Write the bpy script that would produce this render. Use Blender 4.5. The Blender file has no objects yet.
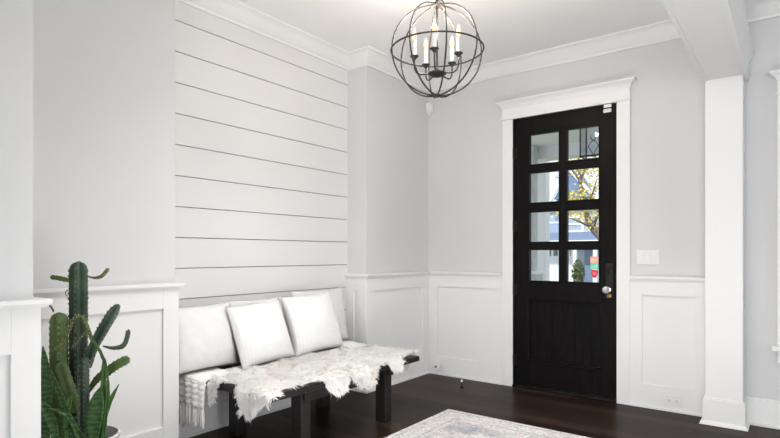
import bpy, bmesh, math, random
from mathutils import Vector, Matrix, noise
random.seed(7)
S = bpy.context.scene
COL = S.collection
PI = math.pi

# ---------------------------------------------------------------- camera, world, lights, exposure
CAMH = 1.2; F_PX = 533.0; YAW = math.radians(37.2)
cam = bpy.data.cameras.new('camera'); camo = bpy.data.objects.new('camera', cam); COL.objects.link(camo)
camo.location = (0, 0, CAMH); camo.rotation_euler = (PI/2, 0, YAW)
cam.sensor_width = 36; cam.lens = F_PX/780*36; cam.shift_y = (254.5-219)/780; cam.clip_start = .05; cam.clip_end = 300
S.camera = camo
w = bpy.data.worlds.new('world'); S.world = w; w.use_nodes = True
bg = w.node_tree.nodes['Background']; bg.inputs[0].default_value = (.90, .95, 1, 1); bg.inputs[1].default_value = 1.25

def area(name, loc, target, sx, sy, power, col=(1, 1, 1)):
    l = bpy.data.lights.new(name, 'AREA'); l.shape = 'RECTANGLE'; l.size = sx; l.size_y = sy; l.energy = power; l.color = col
    o = bpy.data.objects.new(name, l); COL.objects.link(o); o.location = loc
    o.rotation_euler = (Vector(target)-Vector(loc)).to_track_quat('-Z', 'Y').to_euler(); return o
sun = bpy.data.lights.new('sun', 'SUN'); sun.energy = 4.5; sun.angle = math.radians(3); sun.color = (1, .97, .92)
so = bpy.data.objects.new('sun', sun); COL.objects.link(so); so.rotation_euler = (math.radians(38), 0, math.radians(-14))
area('rear_fill', (0.9, -7.5, 1.1), (-1.2, 3.5, 1.9), 6, 2.6, 360, (1, .995, .985))  # broad fill added behind the camera to lift the walls; no window there
area('side_fill', (4.8, 1.8, 1.2), (-1.5, 3.2, 2.2), 2.6, 2.0, 42, (.98, .99, 1))  # added fill from the right for the left walls and beam side
area('floor_fill', (-.75, 1.9, .10), (-1.1, 2.6, 2.96), 1.7, 1.5, 42, (1, .985, .97))  # upward fill added above the floor to brighten the ceiling, no real source
area('overhead_fill', (-1.35, 2.0, 2.93), (-1.75, 2.7, 0), 1.4, 1.4, 43, (1, .985, .965)).data.spread = math.radians(110)  # fill added under the ceiling, out of view, to brighten fleece and rug
S.view_settings.view_transform = 'Standard'; S.view_settings.look = 'None'
S.view_settings.exposure = 0.09; S.view_settings.gamma = 1; S.view_settings.use_curve_mapping = False

# ---------------------------------------------------------------- materials
def mat(name, color, rough=.5, metal=0, spec=.5):
    m = bpy.data.materials.new(name); m.use_nodes = True; b = m.node_tree.nodes['Principled BSDF']
    b.inputs['Base Color'].default_value = (*color, 1); b.inputs['Roughness'].default_value = rough
    b.inputs['Metallic'].default_value = metal; b.inputs['Specular IOR Level'].default_value = spec
    return m
def nodes(m): return m.node_tree.nodes, m.node_tree.links, m.node_tree.nodes['Principled BSDF']
def noisy(name, c1, c2, scale=8, rough=.5, bump=0, bscale=60, metal=0, stretch=(1, 1, 1), spec=.5, lo=.35, hi=.65):
    m = mat(name, c1, rough, metal, spec); N, L, b = nodes(m)
    tc = N.new('ShaderNodeTexCoord'); mp = N.new('ShaderNodeMapping'); mp.inputs['Scale'].default_value = stretch
    L.new(tc.outputs['Object'], mp.inputs[0])
    n = N.new('ShaderNodeTexNoise'); n.inputs['Scale'].default_value = scale; n.inputs['Detail'].default_value = 5
    L.new(mp.outputs[0], n.inputs['Vector'])
    r = N.new('ShaderNodeValToRGB'); r.color_ramp.elements[0].position = lo; r.color_ramp.elements[1].position = hi
    r.color_ramp.elements[0].color = (*c1, 1); r.color_ramp.elements[1].color = (*c2, 1)
    L.new(n.outputs['Fac'], r.inputs[0]); L.new(r.outputs[0], b.inputs['Base Color'])
    if bump:
        n2 = N.new('ShaderNodeTexNoise'); n2.inputs['Scale'].default_value = bscale; n2.inputs['Detail'].default_value = 4
        L.new(mp.outputs[0], n2.inputs['Vector'])
        bp = N.new('ShaderNodeBump'); bp.inputs['Strength'].default_value = bump; bp.inputs['Distance'].default_value = .01
        L.new(n2.outputs['Fac'], bp.inputs['Height']); L.new(bp.outputs[0], b.inputs['Normal'])
    return m
M = {}
M['gray'] = noisy('wall_paint_gray', (.60, .60, .604), (.61, .61, .614), 3, .6, .03, 300)
M['white'] = noisy('trim_paint_white', (.75, .75, .748), (.76, .76, .758), 3, .45, .01, 200)
M['ship'] = noisy('shiplap_paint_white', (.67, .67, .667), (.685, .685, .68), 2, .5, .02, 120)
M['gapback'] = mat('shiplap_backing', (.16, .15, .145), .9)
M['ceil'] = noisy('ceiling_paint', (.84, .835, .83), (.85, .845, .84), 2, .7, .02, 200)
M['plastic'] = mat('white_plastic', (.74, .74, .74), .35)
M['slot'] = mat('dark_slot', (.05, .05, .05), .6)
M['black'] = noisy('door_black_paint', (.004, .0037, .0037), (.007, .006, .006), 6, .42, .05, 40, stretch=(6, 6, .6), spec=.10)
M['iron'] = noisy('aged_iron', (.018, .015, .014), (.032, .026, .023), 30, .5, .05, 80, metal=.3)
M['bronze'] = mat('dark_bronze', (.03, .025, .022), .35, .8)
M['brass'] = mat('old_brass', (.5, .28, .1), .35, .9)
M['chrome'] = mat('bright_nickel', (.85, .85, .86), .15, 1)
M['benchwood'] = noisy('bench_dark_wood', (.010, .008, .008), (.020, .016, .016), 5, .35, .25, 30, stretch=(12, 1, 12), spec=.3)
M['linen'] = noisy('white_linen', (.72, .718, .714), (.75, .748, .744), 20, .85, .25, 400)
M['knit'] = noisy('cream_knit', (.92, .89, .85), (.95, .93, .90), 40, .9, .5, 160)
M['pot'] = noisy('pot_glaze', (.55, .55, .56), (.66, .66, .67), 10, .4)
M['potin'] = mat('pot_dark_inside', (.10, .10, .11), .7)
M['soil'] = noisy('soil', (.02, .015, .012), (.06, .045, .035), 60, .9, .8, 80)
M['cactus'] = noisy('cactus_skin', (.024, .052, .032), (.055, .092, .056), 9, .5, .2, 60)
M['cactus2'] = noisy('cactus_skin_olive', (.050, .095, .026), (.095, .145, .042), 12, .5, .2, 60)
M['cactus3'] = noisy('cactus_skin_young', (.065, .12, .04), (.12, .17, .06), 14, .5, .2, 60)
M['spine'] = mat('areole_tan', (.55, .36, .16), .7)
# ribbed pillow
def ribbed():
    m = noisy('ribbed_white_linen', (.72, .718, .714), (.75, .748, .744), 20, .85); N, L, b = nodes(m)
    tc = N.new('ShaderNodeTexCoord'); wv = N.new('ShaderNodeTexWave'); wv.inputs['Scale'].default_value = 14; wv.bands_direction = 'X'
    wv.inputs['Distortion'].default_value = 1.2; wv.inputs['Detail'].default_value = 2
    L.new(tc.outputs['Object'], wv.inputs['Vector'])
    bp = N.new('ShaderNodeBump'); bp.inputs['Strength'].default_value = .3; bp.inputs['Distance'].default_value = .005
    L.new(wv.outputs['Fac'], bp.inputs['Height']); L.new(bp.outputs[0], b.inputs['Normal']); return m
M['ribbed'] = ribbed()
def furm():
    m = noisy('sheep_fleece', (.97, .91, .84), (.98, .975, .965), 7, .9, lo=.30, hi=.43); N, L, b = nodes(m)
    b.inputs['Subsurface Weight'].default_value = .0
    tr = N.new('ShaderNodeBsdfTranslucent'); tr.inputs[0].default_value = (.97, .955, .94, 1)
    mx = N.new('ShaderNodeMixShader'); mx.inputs[0].default_value = .42
    L.new(b.outputs[0], mx.inputs[1]); L.new(tr.outputs[0], mx.inputs[2])
    L.new(mx.outputs[0], N['Material Output'].inputs[0]); return m
M['fur'] = furm()
def leafm():
    m = mat('snake_leaf', (.05, .17, .03), .4); N, L, b = nodes(m)
    tc = N.new('ShaderNodeTexCoord'); wv = N.new('ShaderNodeTexWave'); wv.bands_direction = 'Z'; wv.inputs['Scale'].default_value = 14
    wv.inputs['Distortion'].default_value = 6; wv.inputs['Detail'].default_value = 3; wv.inputs['Detail Scale'].default_value = 2
    L.new(tc.outputs['Object'], wv.inputs['Vector'])
    r = N.new('ShaderNodeValToRGB'); r.color_ramp.elements[0].color = (.020, .060, .014, 1); r.color_ramp.elements[1].color = (.055, .14, .028, 1)
    r.color_ramp.elements[0].position = .15
    L.new(wv.outputs['Fac'], r.inputs[0]); L.new(r.outputs[0], b.inputs['Base Color']); return m
M['leaf'] = leafm()
M['leaf2'] = noisy('bright_leaf', (.035, .10, .02), (.08, .19, .04), 18, .4, stretch=(1, 1, .2))
def floorm():
    m = mat('espresso_planks', (.02, .012, .01), .3); N, L, b = nodes(m)
    tc = N.new('ShaderNodeTexCoord')
    br = N.new('ShaderNodeTexBrick'); br.inputs['Scale'].default_value = 1; br.inputs['Brick Width'].default_value = 1.5
    br.inputs['Row Height'].default_value = .127; br.inputs['Mortar Size'].default_value = .0012; br.inputs['Bias'].default_value = 0
    br.inputs['Color1'].default_value = (.016, .0108, .0092, 1); br.inputs['Color2'].default_value = (.050, .034, .027, 1); br.inputs['Mortar'].default_value = (.004, .003, .003, 1)
    br.offset = .37
    L.new(tc.outputs['Object'], br.inputs['Vector'])
    mp = N.new('ShaderNodeMapping'); mp.inputs['Scale'].default_value = (1.2, 26, 1); L.new(tc.outputs['Object'], mp.inputs[0])
    n = N.new('ShaderNodeTexNoise'); n.inputs['Scale'].default_value = 3; n.inputs['Detail'].default_value = 6; L.new(mp.outputs[0], n.inputs['Vector'])
    mx = N.new('ShaderNodeMix'); mx.data_type = 'RGBA'; mx.blend_type = 'MULTIPLY'; mx.inputs[0].default_value = .75
    r = N.new('ShaderNodeValToRGB'); r.color_ramp.elements[0].color = (.35, .35, .35, 1); r.color_ramp.elements[0].position = .3
    r.color_ramp.elements[1].color = (1.5, 1.4, 1.35, 1); r.color_ramp.elements[1].position = .7
    L.new(n.outputs['Fac'], r.inputs[0]); L.new(br.outputs['Color'], mx.inputs[6]); L.new(r.outputs[0], mx.inputs[7])
    L.new(mx.outputs[2], b.inputs['Base Color'])
    bp = N.new('ShaderNodeBump'); bp.inputs['Strength'].default_value = .12; bp.inputs['Distance'].default_value = .003
    L.new(n.outputs['Fac'], bp.inputs['Height']); L.new(bp.outputs[0], b.inputs['Normal'])
    rr = N.new('ShaderNodeMapRange'); rr.inputs[3].default_value = .26; rr.inputs[4].default_value = .42
    L.new(n.outputs['Fac'], rr.inputs[0]); L.new(rr.outputs[0], b.inputs['Roughness']); b.inputs['Specular IOR Level'].default_value = .16; b.inputs['IOR'].default_value = 1.22
    return m
M['floor'] = floorm()
def rugm():
    m = mat('distressed_rug', (.5, .5, .5), .95, spec=.1); N, L, b = nodes(m)
    tc = N.new('ShaderNodeTexCoord'); sp = N.new('ShaderNodeSeparateXYZ'); L.new(tc.outputs['Object'], sp.inputs[0])
    def math_(op, a, bb=None):
        n = N.new('ShaderNodeMath'); n.operation = op
        for i, v in enumerate((a, bb)):
            if v is None: continue
            if isinstance(v, (int, float)): n.inputs[i].default_value = v
            else: L.new(v, n.inputs[i])
        return n.outputs[0]
    # distance to rug edge (object origin at the rug's centre)
    ex = math_('SUBTRACT', RW/2, math_('ABSOLUTE', sp.outputs[0])); ey = math_('SUBTRACT', RL/2, math_('ABSOLUTE', sp.outputs[1]))
    d = math_('MINIMUM', ex, ey)
    rb = N.new('ShaderNodeValToRGB'); rb.color_ramp.interpolation = 'CONSTANT'
    e = rb.color_ramp.elements; e[0].position = 0; e[0].color = (.74, .725, .70, 1); e[1].position = .035; e[1].color = (.58, .575, .57, 1)
    for p, c in ((.05, (.72, .70, .68)), (.15, (.56, .55, .55)), (.17, (.69, .67, .66)), (.2, (.62, .62, .64))):
        q = e.new(p); q.color = (*c, 1)
    L.new(d, rb.inputs[0])
    n1 = N.new('ShaderNodeTexNoise'); n1.inputs['Scale'].default_value = 4.5; n1.inputs['Detail'].default_value = 5; L.new(tc.outputs['Object'], n1.inputs['Vector'])
    r1 = N.new('ShaderNodeValToRGB'); q = r1.color_ramp.elements; q[0].position = .36; q[0].color = (.40, .41, .46, 1); q[1].position = .62; q[1].color = (.74, .725, .71, 1)
    q2 = q.new(.5); q2.color = (.57, .54, .54, 1)
    L.new(n1.outputs['Fac'], r1.inputs[0])
    v = N.new('ShaderNodeTexVoronoi'); v.inputs['Scale'].default_value = 38; L.new(tc.outputs['Object'], v.inputs['Vector'])
    n2 = N.new('ShaderNodeTexNoise'); n2.inputs['Scale'].default_value = 60; n2.inputs['Detail'].default_value = 6; L.new(tc.outputs['Object'], n2.inputs['Vector'])
    r2 = N.new('ShaderNodeValToRGB'); r2.color_ramp.elements[0].position = .38; r2.color_ramp.elements[0].color = (.72, .72, .74, 1); r2.color_ramp.elements[1].position = .56; r2.color_ramp.elements[1].color = (1.08, 1.07, 1.06, 1)
    L.new(n2.outputs['Fac'], r2.inputs[0])
    mx = N.new('ShaderNodeMix'); mx.data_type = 'RGBA'; inner = math_('GREATER_THAN', d, .2)
    L.new(math_('MULTIPLY', math_('ADD', inner, .35), .72), mx.inputs[0]); L.new(rb.outputs[0], mx.inputs[6]); L.new(r1.outputs[0], mx.inputs[7])
    m2 = N.new('ShaderNodeMix'); m2.data_type = 'RGBA'; m2.blend_type = 'MULTIPLY'; m2.inputs[0].default_value = 1.0
    L.new(mx.outputs[2], m2.inputs[6]); L.new(r2.outputs[0], m2.inputs[7]); L.new(m2.outputs[2], b.inputs['Base Color'])
    bp = N.new('ShaderNodeBump'); bp.inputs['Strength'].default_value = .4; bp.inputs['Distance'].default_value = .004
    L.new(n2.outputs['Fac'], bp.inputs['Height']); L.new(bp.outputs[0], b.inputs['Normal']); return m
RW, RL = 2.4, 3.2
M['rug'] = rugm()
def glassm(name, tint=(1, 1, 1), refl=.07):
    m = bpy.data.materials.new(name); m.use_nodes = True; N = m.node_tree.nodes; L = m.node_tree.links; N.remove(N['Principled BSDF'])
    t = N.new('ShaderNodeBsdfTransparent'); t.inputs[0].default_value = (*tint, 1); g = N.new('ShaderNodeBsdfGlossy'); g.inputs['Roughness'].default_value = .02
    fr = N.new('ShaderNodeLayerWeight'); fr.inputs[0].default_value = .25
    mm = N.new('ShaderNodeMath'); mm.operation = 'MULTIPLY_ADD'; mm.inputs[1].default_value = .5; mm.inputs[2].default_value = refl
    L.new(fr.outputs['Fresnel'], mm.inputs[0]); mx = N.new('ShaderNodeMixShader'); L.new(mm.outputs[0], mx.inputs[0])
    L.new(t.outputs[0], mx.inputs[1]); L.new(g.outputs[0], mx.inputs[2]); L.new(mx.outputs[0], N['Material Output'].inputs[0]); return m
M['glass'] = glassm('window_glass', (.97, .98, 1), .02)
def emis(name, col, st):
    m = bpy.data.materials.new(name); m.use_nodes = True; b = m.node_tree.nodes['Principled BSDF']
    b.inputs['Base Color'].default_value = (*col, 1); b.inputs['Emission Color'].default_value = (*col, 1); b.inputs['Emission Strength'].default_value = st; return m
M['bulb'] = emis('bulb_glow', (1, .62, .30), 1.7); M['bulb'].node_tree.nodes['Principled BSDF'].inputs['Base Color'].default_value = (.02, .02, .02, 1)
M['candle'] = mat('candle_sleeve', (.55, .54, .54), .6)
M['exwhite'] = mat('exterior_white', (.82, .84, .86), .6)
M['exblue'] = noisy('blue_gray_siding', (.36, .43, .56), (.40, .48, .60), 3, .7)
M['exblue2'] = mat('dark_blue_trim', (.16, .22, .34), .6)
M['roof'] = noisy('slate_shingles', (.34, .40, .50), (.46, .52, .60), 6, .8)
M['roof2'] = noisy('navy_shingles', (.10, .16, .30), (.15, .22, .38), 6, .8)
M['door2'] = mat('garage_white', (.72, .76, .86), .6)
M['winpane'] = mat('dark_window', (.12, .16, .20), .15)
M['lawn'] = noisy('lawn', (.10, .14, .04), (.22, .22, .08), 3, .9)
M['concrete'] = noisy('concrete', (.42, .42, .42), (.52, .52, .52), 4, .9)
M['stone'] = noisy('pedestal_stone', (.50, .54, .53), (.60, .63, .62), 10, .8)
M['bark'] = noisy('bark', (.12, .10, .09), (.22, .19, .17), 20, .9)
M['yleaf'] = noisy('yellow_leaves', (.75, .52, .06), (.62, .60, .16), 3, .7)
M['gleaf'] = noisy('shrub_green', (.05, .09, .03), (.12, .17, .06), 6, .8)
M['salmon'] = mat('salmon_paper', (.90, .42, .34), .6); M['mint'] = mat('mint_paper', (.20, .66, .45), .6)
M['red'] = mat('red_sticker', (.75, .02, .04), .4); M['whiteink'] = mat('white_ink', (.9, .9, .9), .5)

# ---------------------------------------------------------------- helpers
class MB:
    def __init__(s): s.v = []; s.f = []; s.m = []
    def add(s, vs, fs, mi=0):
        o = len(s.v); s.v += [tuple(v) for v in vs]; s.f += [tuple(i+o for i in f) for f in fs]; s.m += [mi]*len(fs); return s
    def box(s, x0, x1, y0, y1, z0, z1, mi=0):
        vs = [(x, y, z) for x in (x0, x1) for y in (y0, y1) for z in (z0, z1)]
        return s.add(vs, [(0, 1, 3, 2), (4, 6, 7, 5), (0, 4, 5, 1), (2, 3, 7, 6), (0, 2, 6, 4), (1, 5, 7, 3)], mi)
    def tube(s, pts, rad, n=10, closed=False, mi=0, cap=True):
        pts = [Vector(p) for p in pts]; k = len(pts); base = len(s.v); rs = rad if isinstance(rad, (list, tuple)) else [rad]*k
        up = None; rings = []
        for i, p in enumerate(pts):
            if closed: t = (pts[(i+1) % k]-pts[i-1]).normalized()
            else: t = (pts[min(i+1, k-1)]-pts[max(i-1, 0)]).normalized()
            if up is None: up = Vector((0, 0, 1)) if abs(t.z) < .9 else Vector((1, 0, 0))
            a = (up-t*up.dot(t)).normalized(); up = a; b = t.cross(a)
            rings.append([p+(a*math.cos(2*PI*j/n)+b*math.sin(2*PI*j/n))*rs[i] for j in range(n)])
        vs = [v for r in rings for v in r]; fs = []
        for i in range(k if closed else k-1):
            i2 = (i+1) % k
            for j in range(n): fs.append((i*n+j, i*n+(j+1) % n, i2*n+(j+1) % n, i2*n+j))
        if not closed and cap: fs += [tuple(range(n))[::-1], tuple((k-1)*n+j for j in range(n))]
        return s.add(vs, fs, mi)
    def lathe(s, c, prof, n=24, mi=0, axis='z'):
        vs = []
        for r, h in prof:
            for j in range(n):
                a = 2*PI*j/n; x, y = r*math.cos(a), r*math.sin(a)
                vs.append((c[0]+x, c[1]+y, c[2]+h) if axis == 'z' else (c[0]+x, c[1]+h, c[2]+y))
        fs = []
        for i in range(len(prof)-1):
            for j in range(n): fs.append((i*n+j, i*n+(j+1) % n, (i+1)*n+(j+1) % n, (i+1)*n+j))
        fs += [tuple(range(n))[::-1], tuple((len(prof)-1)*n+j for j in range(n))]
        return s.add(vs, fs, mi)
    def sweep(s, path, prof, mi=0, close_prof=True):
        """prof: (offset to the right of the walking direction, z). mitred."""
        P = [Vector(p) for p in path]; k = len(P); nP = len(prof); vs = []
        for i in range(k):
            d0 = (P[i]-P[i-1]).normalized() if i > 0 else (P[1]-P[0]).normalized()
            d1 = (P[i+1]-P[i]).normalized() if i < k-1 else d0
            n0 = Vector((d0.y, -d0.x)); n1 = Vector((d1.y, -d1.x)); mt = (n0+n1)/(1+n0.dot(n1))
            for o, z in prof: vs.append((P[i].x+mt.x*o, P[i].y+mt.y*o, z))
        fs = []
        for i in range(k-1):
            for j in range(nP): fs.append((i*nP+j, i*nP+(j+1) % nP, (i+1)*nP+(j+1) % nP, (i+1)*nP+j))
        fs += [tuple(range(nP)), tuple((k-1)*nP+j for j in range(nP))[::-1]]
        return s.add(vs, fs, mi)
    def build(s, name, mats, parent=None, smooth=False, bevel=0, loc=None, sub=0):
        me = bpy.data.meshes.new(name)
        off = Vector(loc) if loc else Vector((0, 0, 0))
        me.from_pydata([tuple(Vector(v)-off) for v in s.v], [], s.f); me.update()
        if not isinstance(mats, (list, tuple)): mats = [mats]
        for m in mats: me.materials.append(m)
        for p, mi in zip(me.polygons, s.m): p.material_index = mi
        bm = bmesh.new(); bm.from_mesh(me); bmesh.ops.recalc_face_normals(bm, faces=bm.faces)
        bm.to_mesh(me); bm.free()
        if smooth:
            for p in me.polygons: p.use_smooth = True
        o = bpy.data.objects.new(name, me); COL.objects.link(o)
        if parent: o.parent = parent
        if loc: o.location = off - (parent_loc(parent) if parent else Vector((0, 0, 0)))
        elif parent: o.location = -parent_loc(parent)
        if bevel:
            b = o.modifiers.new('bevel', 'BEVEL'); b.width = bevel; b.segments = 2; b.limit_method = 'ANGLE'; b.angle_limit = math.radians(50)
        if sub:
            q = o.modifiers.new('sub', 'SUBSURF'); q.levels = sub; q.render_levels = sub
        if smooth == 'auto':
            me.set_sharp_from_angle(angle=math.radians(40))
        return o
def parent_loc(p):
    v = Vector(p.location)
    while p.parent: p = p.parent; v += Vector(p.location)
    return v
def tag(o, label, cat, group=None, kind=None):
    if label: o['label'] = label
    if cat: o['category'] = cat
    if group: o['group'] = group
    if kind: o['kind'] = kind
    return o
def struct(o, label=None):
    o['kind'] = 'structure'
    if label: o['label'] = label
    return o
def thing(name, loc, label, cat, group=None):
    o = bpy.data.objects.new(name, None); COL.objects.link(o); o.location = loc; o.empty_display_size = .1
    return tag(o, label, cat, group)
def at(px, py, Y):
    """point on the vertical plane y=Y seen towards a direction; used only to measure distant things"""
    a = (px-390)/F_PX; b = (254.5-py)/F_PX
    dx = -math.sin(YAW)+a*math.cos(YAW); dy = math.cos(YAW)+a*math.sin(YAW); t = Y/dy
    return Vector((dx*t, Y, CAMH+b*t))

# ---------------------------------------------------------------- room shell
XL, YB, XA = -2.951, 4.542, -3.187      # left wall face, back wall face, shiplap face
YA0, YA1 = 1.775, 3.555                 # the alcove
XC, YC = -2.29, .815                    # near left wall block
ZC = 2.965
ROOM0, ROOMX = -3.6, 5.0
struct(MB().box(-3.5, ROOMX, ROOM0, YB+.17, -.12, 0).build('floor', M['floor']), 'dark espresso hardwood plank floor')
struct(MB().box(-3.5, ROOMX, ROOM0, YB+.17, ZC, ZC+.1).build('ceiling', M['ceil']), 'plain off-white ceiling')
struct(MB().box(-3.5, -1.0, ROOM0-.15, ROOM0, 0, ZC).box(3.6, ROOMX+.1, ROOM0-.15, ROOM0, 0, ZC).build('wall_rear_baffle', M['gray']), 'unseen rear wall piers added to block stray light')  # added out of view to shield the near wall block from sky light
struct(MB().box(ROOMX, ROOMX+.12, ROOM0, .2, 0, ZC).box(ROOMX, ROOMX+.12, 3.4, YB+.17, 0, ZC).build('wall_right_baffle', M['gray']), 'unseen right wall pieces added to narrow the light opening')  # extra unseen pieces that hold back world light from the right
DX0, DX1, DZ = -2.042, -1.144, 2.43
WX0, WX1, WZ0, WZ1 = .010, 1.3, .57, 2.295
b = MB(); y0, y1 = YB+.020, YB+.17
b.box(-3.5, DX0-.02, y0, y1, 0, ZC); b.box(DX0-.02, DX1+.02, y0, y1, DZ+.02, ZC)
b.box(DX1+.02, WX0, y0, y1, 0, ZC); b.box(WX0, WX1, y0, y1, 0, WZ0); b.box(WX0, WX1, y0, y1, WZ1, ZC); b.box(WX1, ROOMX, y0, y1, 0, ZC)
struct(b.build('wall_back', M['gray']), 'light grey painted entry wall holding the black door')
b = MB(); b.box(-3.5, XL-.020, YA1+.020, YB+.020, 0, ZC)
struct(b.build('wall_left', M['gray']), 'light grey wall between the shiplap alcove and the door wall')
b = MB(); b.box(-3.5, XL-.020, YC-.04, YA0, 0, ZC)
struct(b.build('wall_plant', M['gray']), 'light grey wall behind the cactus')
b = MB(); b.box(-3.5, XC-.020, ROOM0, YC-.020, 0, ZC)
struct(b.build('wall_near', M['gray']), 'light grey wall end at the left edge of the view')
# shiplap
b = MB(); b.box(-3.5, XA-.012, YA0, YA1+.020, 0, ZC, 1)
z = .909-.2008*5
zs = []
while z < ZC: zs.append(z); z += .2008
for z in zs:
    z0 = max(z+.0028, 0); z1 = min(z+.2008-.0028, ZC)
    if z1 > z0: b.box(XA-.0125, XA, YA0, YA1+.019, z0, z1)
struct(b.build('wall_alcove', [M['ship'], M['gapback']]), 'white horizontal shiplap boards at the back of the alcove')

def wainscot(name, axis, face, a0, a1, panels, out, label, end0=0, end1=0, ptop=.882, pbot=.185):
    """white panelling; axis: the direction it runs; out: +1/-1 direction it faces"""
    b = MB(); t = .013
    def bx(p, q, za, zb, d0, d1):
        f0, f1 = sorted((face+out*d0, face+out*d1))
        if axis == 'x': b.box(p, q, f0, f1, za, zb)
        else: b.box(f0, f1, p, q, za, zb)
    bx(a0, a1, 0, 1.0, -.0195, -.017)                 # recessed field
    edges = [a0]+[v for p in panels for v in p]+[a1]
    for i in range(0, len(edges), 2): bx(edges[i], edges[i+1], 0, 1.0, -.017, 0)
    for p0, p1 in panels:
        bx(p0, p1, 0, pbot, -.017, 0); bx(p0, p1, ptop, 1.0, -.017, 0)
    bx(a0-end0*.014, a1+end1*.014, 0, .018, -.002, .014)                         # shoe moulding
    bx(a0-end0*.022, a1+end1*.022, 1.0, 1.012, -.020, .016)
    bx(a0-end0*.030, a1+end1*.030, 1.012, 1.030, -.020, .028)
    return struct(b.build(name, M['white'], bevel=.002), label)
wainscot('trim_1', 'x', YB, XL, -2.148, [(-2.856, -2.216)], -1, 'white panelled wainscot left of the door')
wainscot('trim_2', 'x', YB, -1.047, -.50, [(-.957, -.585)], -1, 'white panelled wainscot between door and column')
wainscot('trim_3', 'y', XL, YA1+.0175, YB, [(3.66, 4.445)], 1, 'white panelled wainscot beside the shiplap alcove')
wainscot('trim_4', 'x', YA1, XA, XL, [(-3.105, -3.05)], -1, 'narrow panelled return inside the alcove', end1=1)
wainscot('trim_5', 'y', XL, YC-.03, YA0+.012, [(.93, 1.688)], 1, 'white panelled wainscot behind the cactus', end1=1)
wainscot('trim_6', 'y', XC, ROOM0, YC, [(-1.2, -.35), (-.25, .717)], 1, 'white panelled wainscot at the left edge', end1=1, ptop=.832)
# far end of the near block, facing the plant
wainscot('trim_7', 'x', YC, XL, XC-.0175, [(-2.86, -2.38)], 1, 'panelled end facing the plant corner')
# baseboards
b = MB(); b.box(XA-.001, XA+.016, YA0, YA1, 0, .175); b.box(XA-.001, XA+.010, YA0, YA1, .175, .185); b.box(XA, XA+.028, YA0, YA1, 0, .018)
struct(b.build('baseboard_alcove', M['white'], bevel=.002), 'white baseboard under the bench')
b = MB(); b.box(-.28, ROOMX, YB-.002, YB+.021, 0, .178); b.box(-.28, ROOMX, YB+.006, YB+.021, .178, .19); b.box(-.28, ROOMX, YB-.022, YB, 0, .018)
struct(b.build('baseboard_right', M['white'], bevel=.002), 'white baseboard right of the column')
# crown
CP = [(0, 2.845), (.012, 2.845), (.016, 2.862), (.03, 2.875), (.052, 2.90), (.075, 2.93), (.092, 2.944), (.104, 2.948), (.104, 2.966), (0, 2.966)]
BX0, BX1 = -.505, -.285
b = MB(); b.sweep([(XC-.018, ROOM0), (XC-.018, YC-.018), (XL-.018, YC-.018), (XL-.018, YA0), (XA, YA0), (XA, YA1+.018), (XL-.018, YA1+.018), (XL-.018, YB+.018), (BX0, YB+.018), (BX0, ROOM0)], CP)
struct(b.build('trim_8', M['white']), 'white cove crown moulding around the foyer ceiling')
b = MB(); b.sweep([(BX1, ROOM0), (BX1, YB+.018), (ROOMX, YB+.018)], CP)
struct(b.build('trim_9', M['white']), 'white cove crown moulding of the neighbouring room')
# beam with casings
YCOL = 4.375
b = MB(); b.box(BX0, BX1, ROOM0, YB+.02, 2.437, ZC)
for s, x in ((-1, BX0), (1, BX1)):
    path = [(x, YB+.012), (x, ROOM0)] if s < 0 else [(x, ROOM0), (x, YB+.012)]
    i0, o0 = (-.012, .010) if s < 0 else (0.0, .026)
    b.sweep(path, [(i0, 2.43), (o0, 2.43), (o0, 2.545), (.028, 2.548), (.028, 2.558), (.036, 2.575), (.052, 2.60), (.058, 2.604), (.058, 2.62), (0, 2.62), (0, 2.437), (i0-.0005, 2.437)])
struct(b.build('beam', M['white'], bevel=0), 'white cased ceiling beam running from the column')
b = MB(); b.box(BX0-.002, BX1+.002, YCOL, YB+.012, 0, 2.4369)
b.box(BX0-.017, BX1+.017, YCOL-.016, YB+.012, 0, .178)
b.box(BX0-.010, BX1+.010, YCOL-.009, YB+.012, .178, .19)
b.sweep([(BX0-.017, YB+.018), (BX0-.017, YCOL-.016), (BX1+.017, YCOL-.016), (BX1+.017, YB+.018)], [(0, 0), (.018, 0), (.016, .010), (.008, .022), (0, .03)])
struct(b.build('column', M['white'], bevel=.0015), 'white square column with a plinth carrying the beam')

# casing set for door and window
def casing(x0, x1, zt, zb, parent, wd=.10, label=None):
    b = MB(); f = YB-.012; bk = YB+.021
    b.box(x0-wd, x0, f, bk, zb, zt); b.box(x1, x1+wd, f, bk, zb, zt)
    b.box(x0-wd-.010, x1+wd+.010, f-.010, bk, zt, zt+.014)
    b.box(x0-wd, x1+wd, f-.002, bk, zt+.014, zt+.115)
    H = zt+.10
    b.sweep([(x0-wd, bk), (x0-wd, f-.002), (x1+wd, f-.002), (x1+wd, bk)],
            [(-.005, H), (.004, H), (.008, H+.015), (.020, H+.032), (.040, H+.048), (.046, H+.052), (.046, H+.066), (-.005, H+.066)])
    return b.build('casing', M['white'], parent, bevel=.0015)
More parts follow.
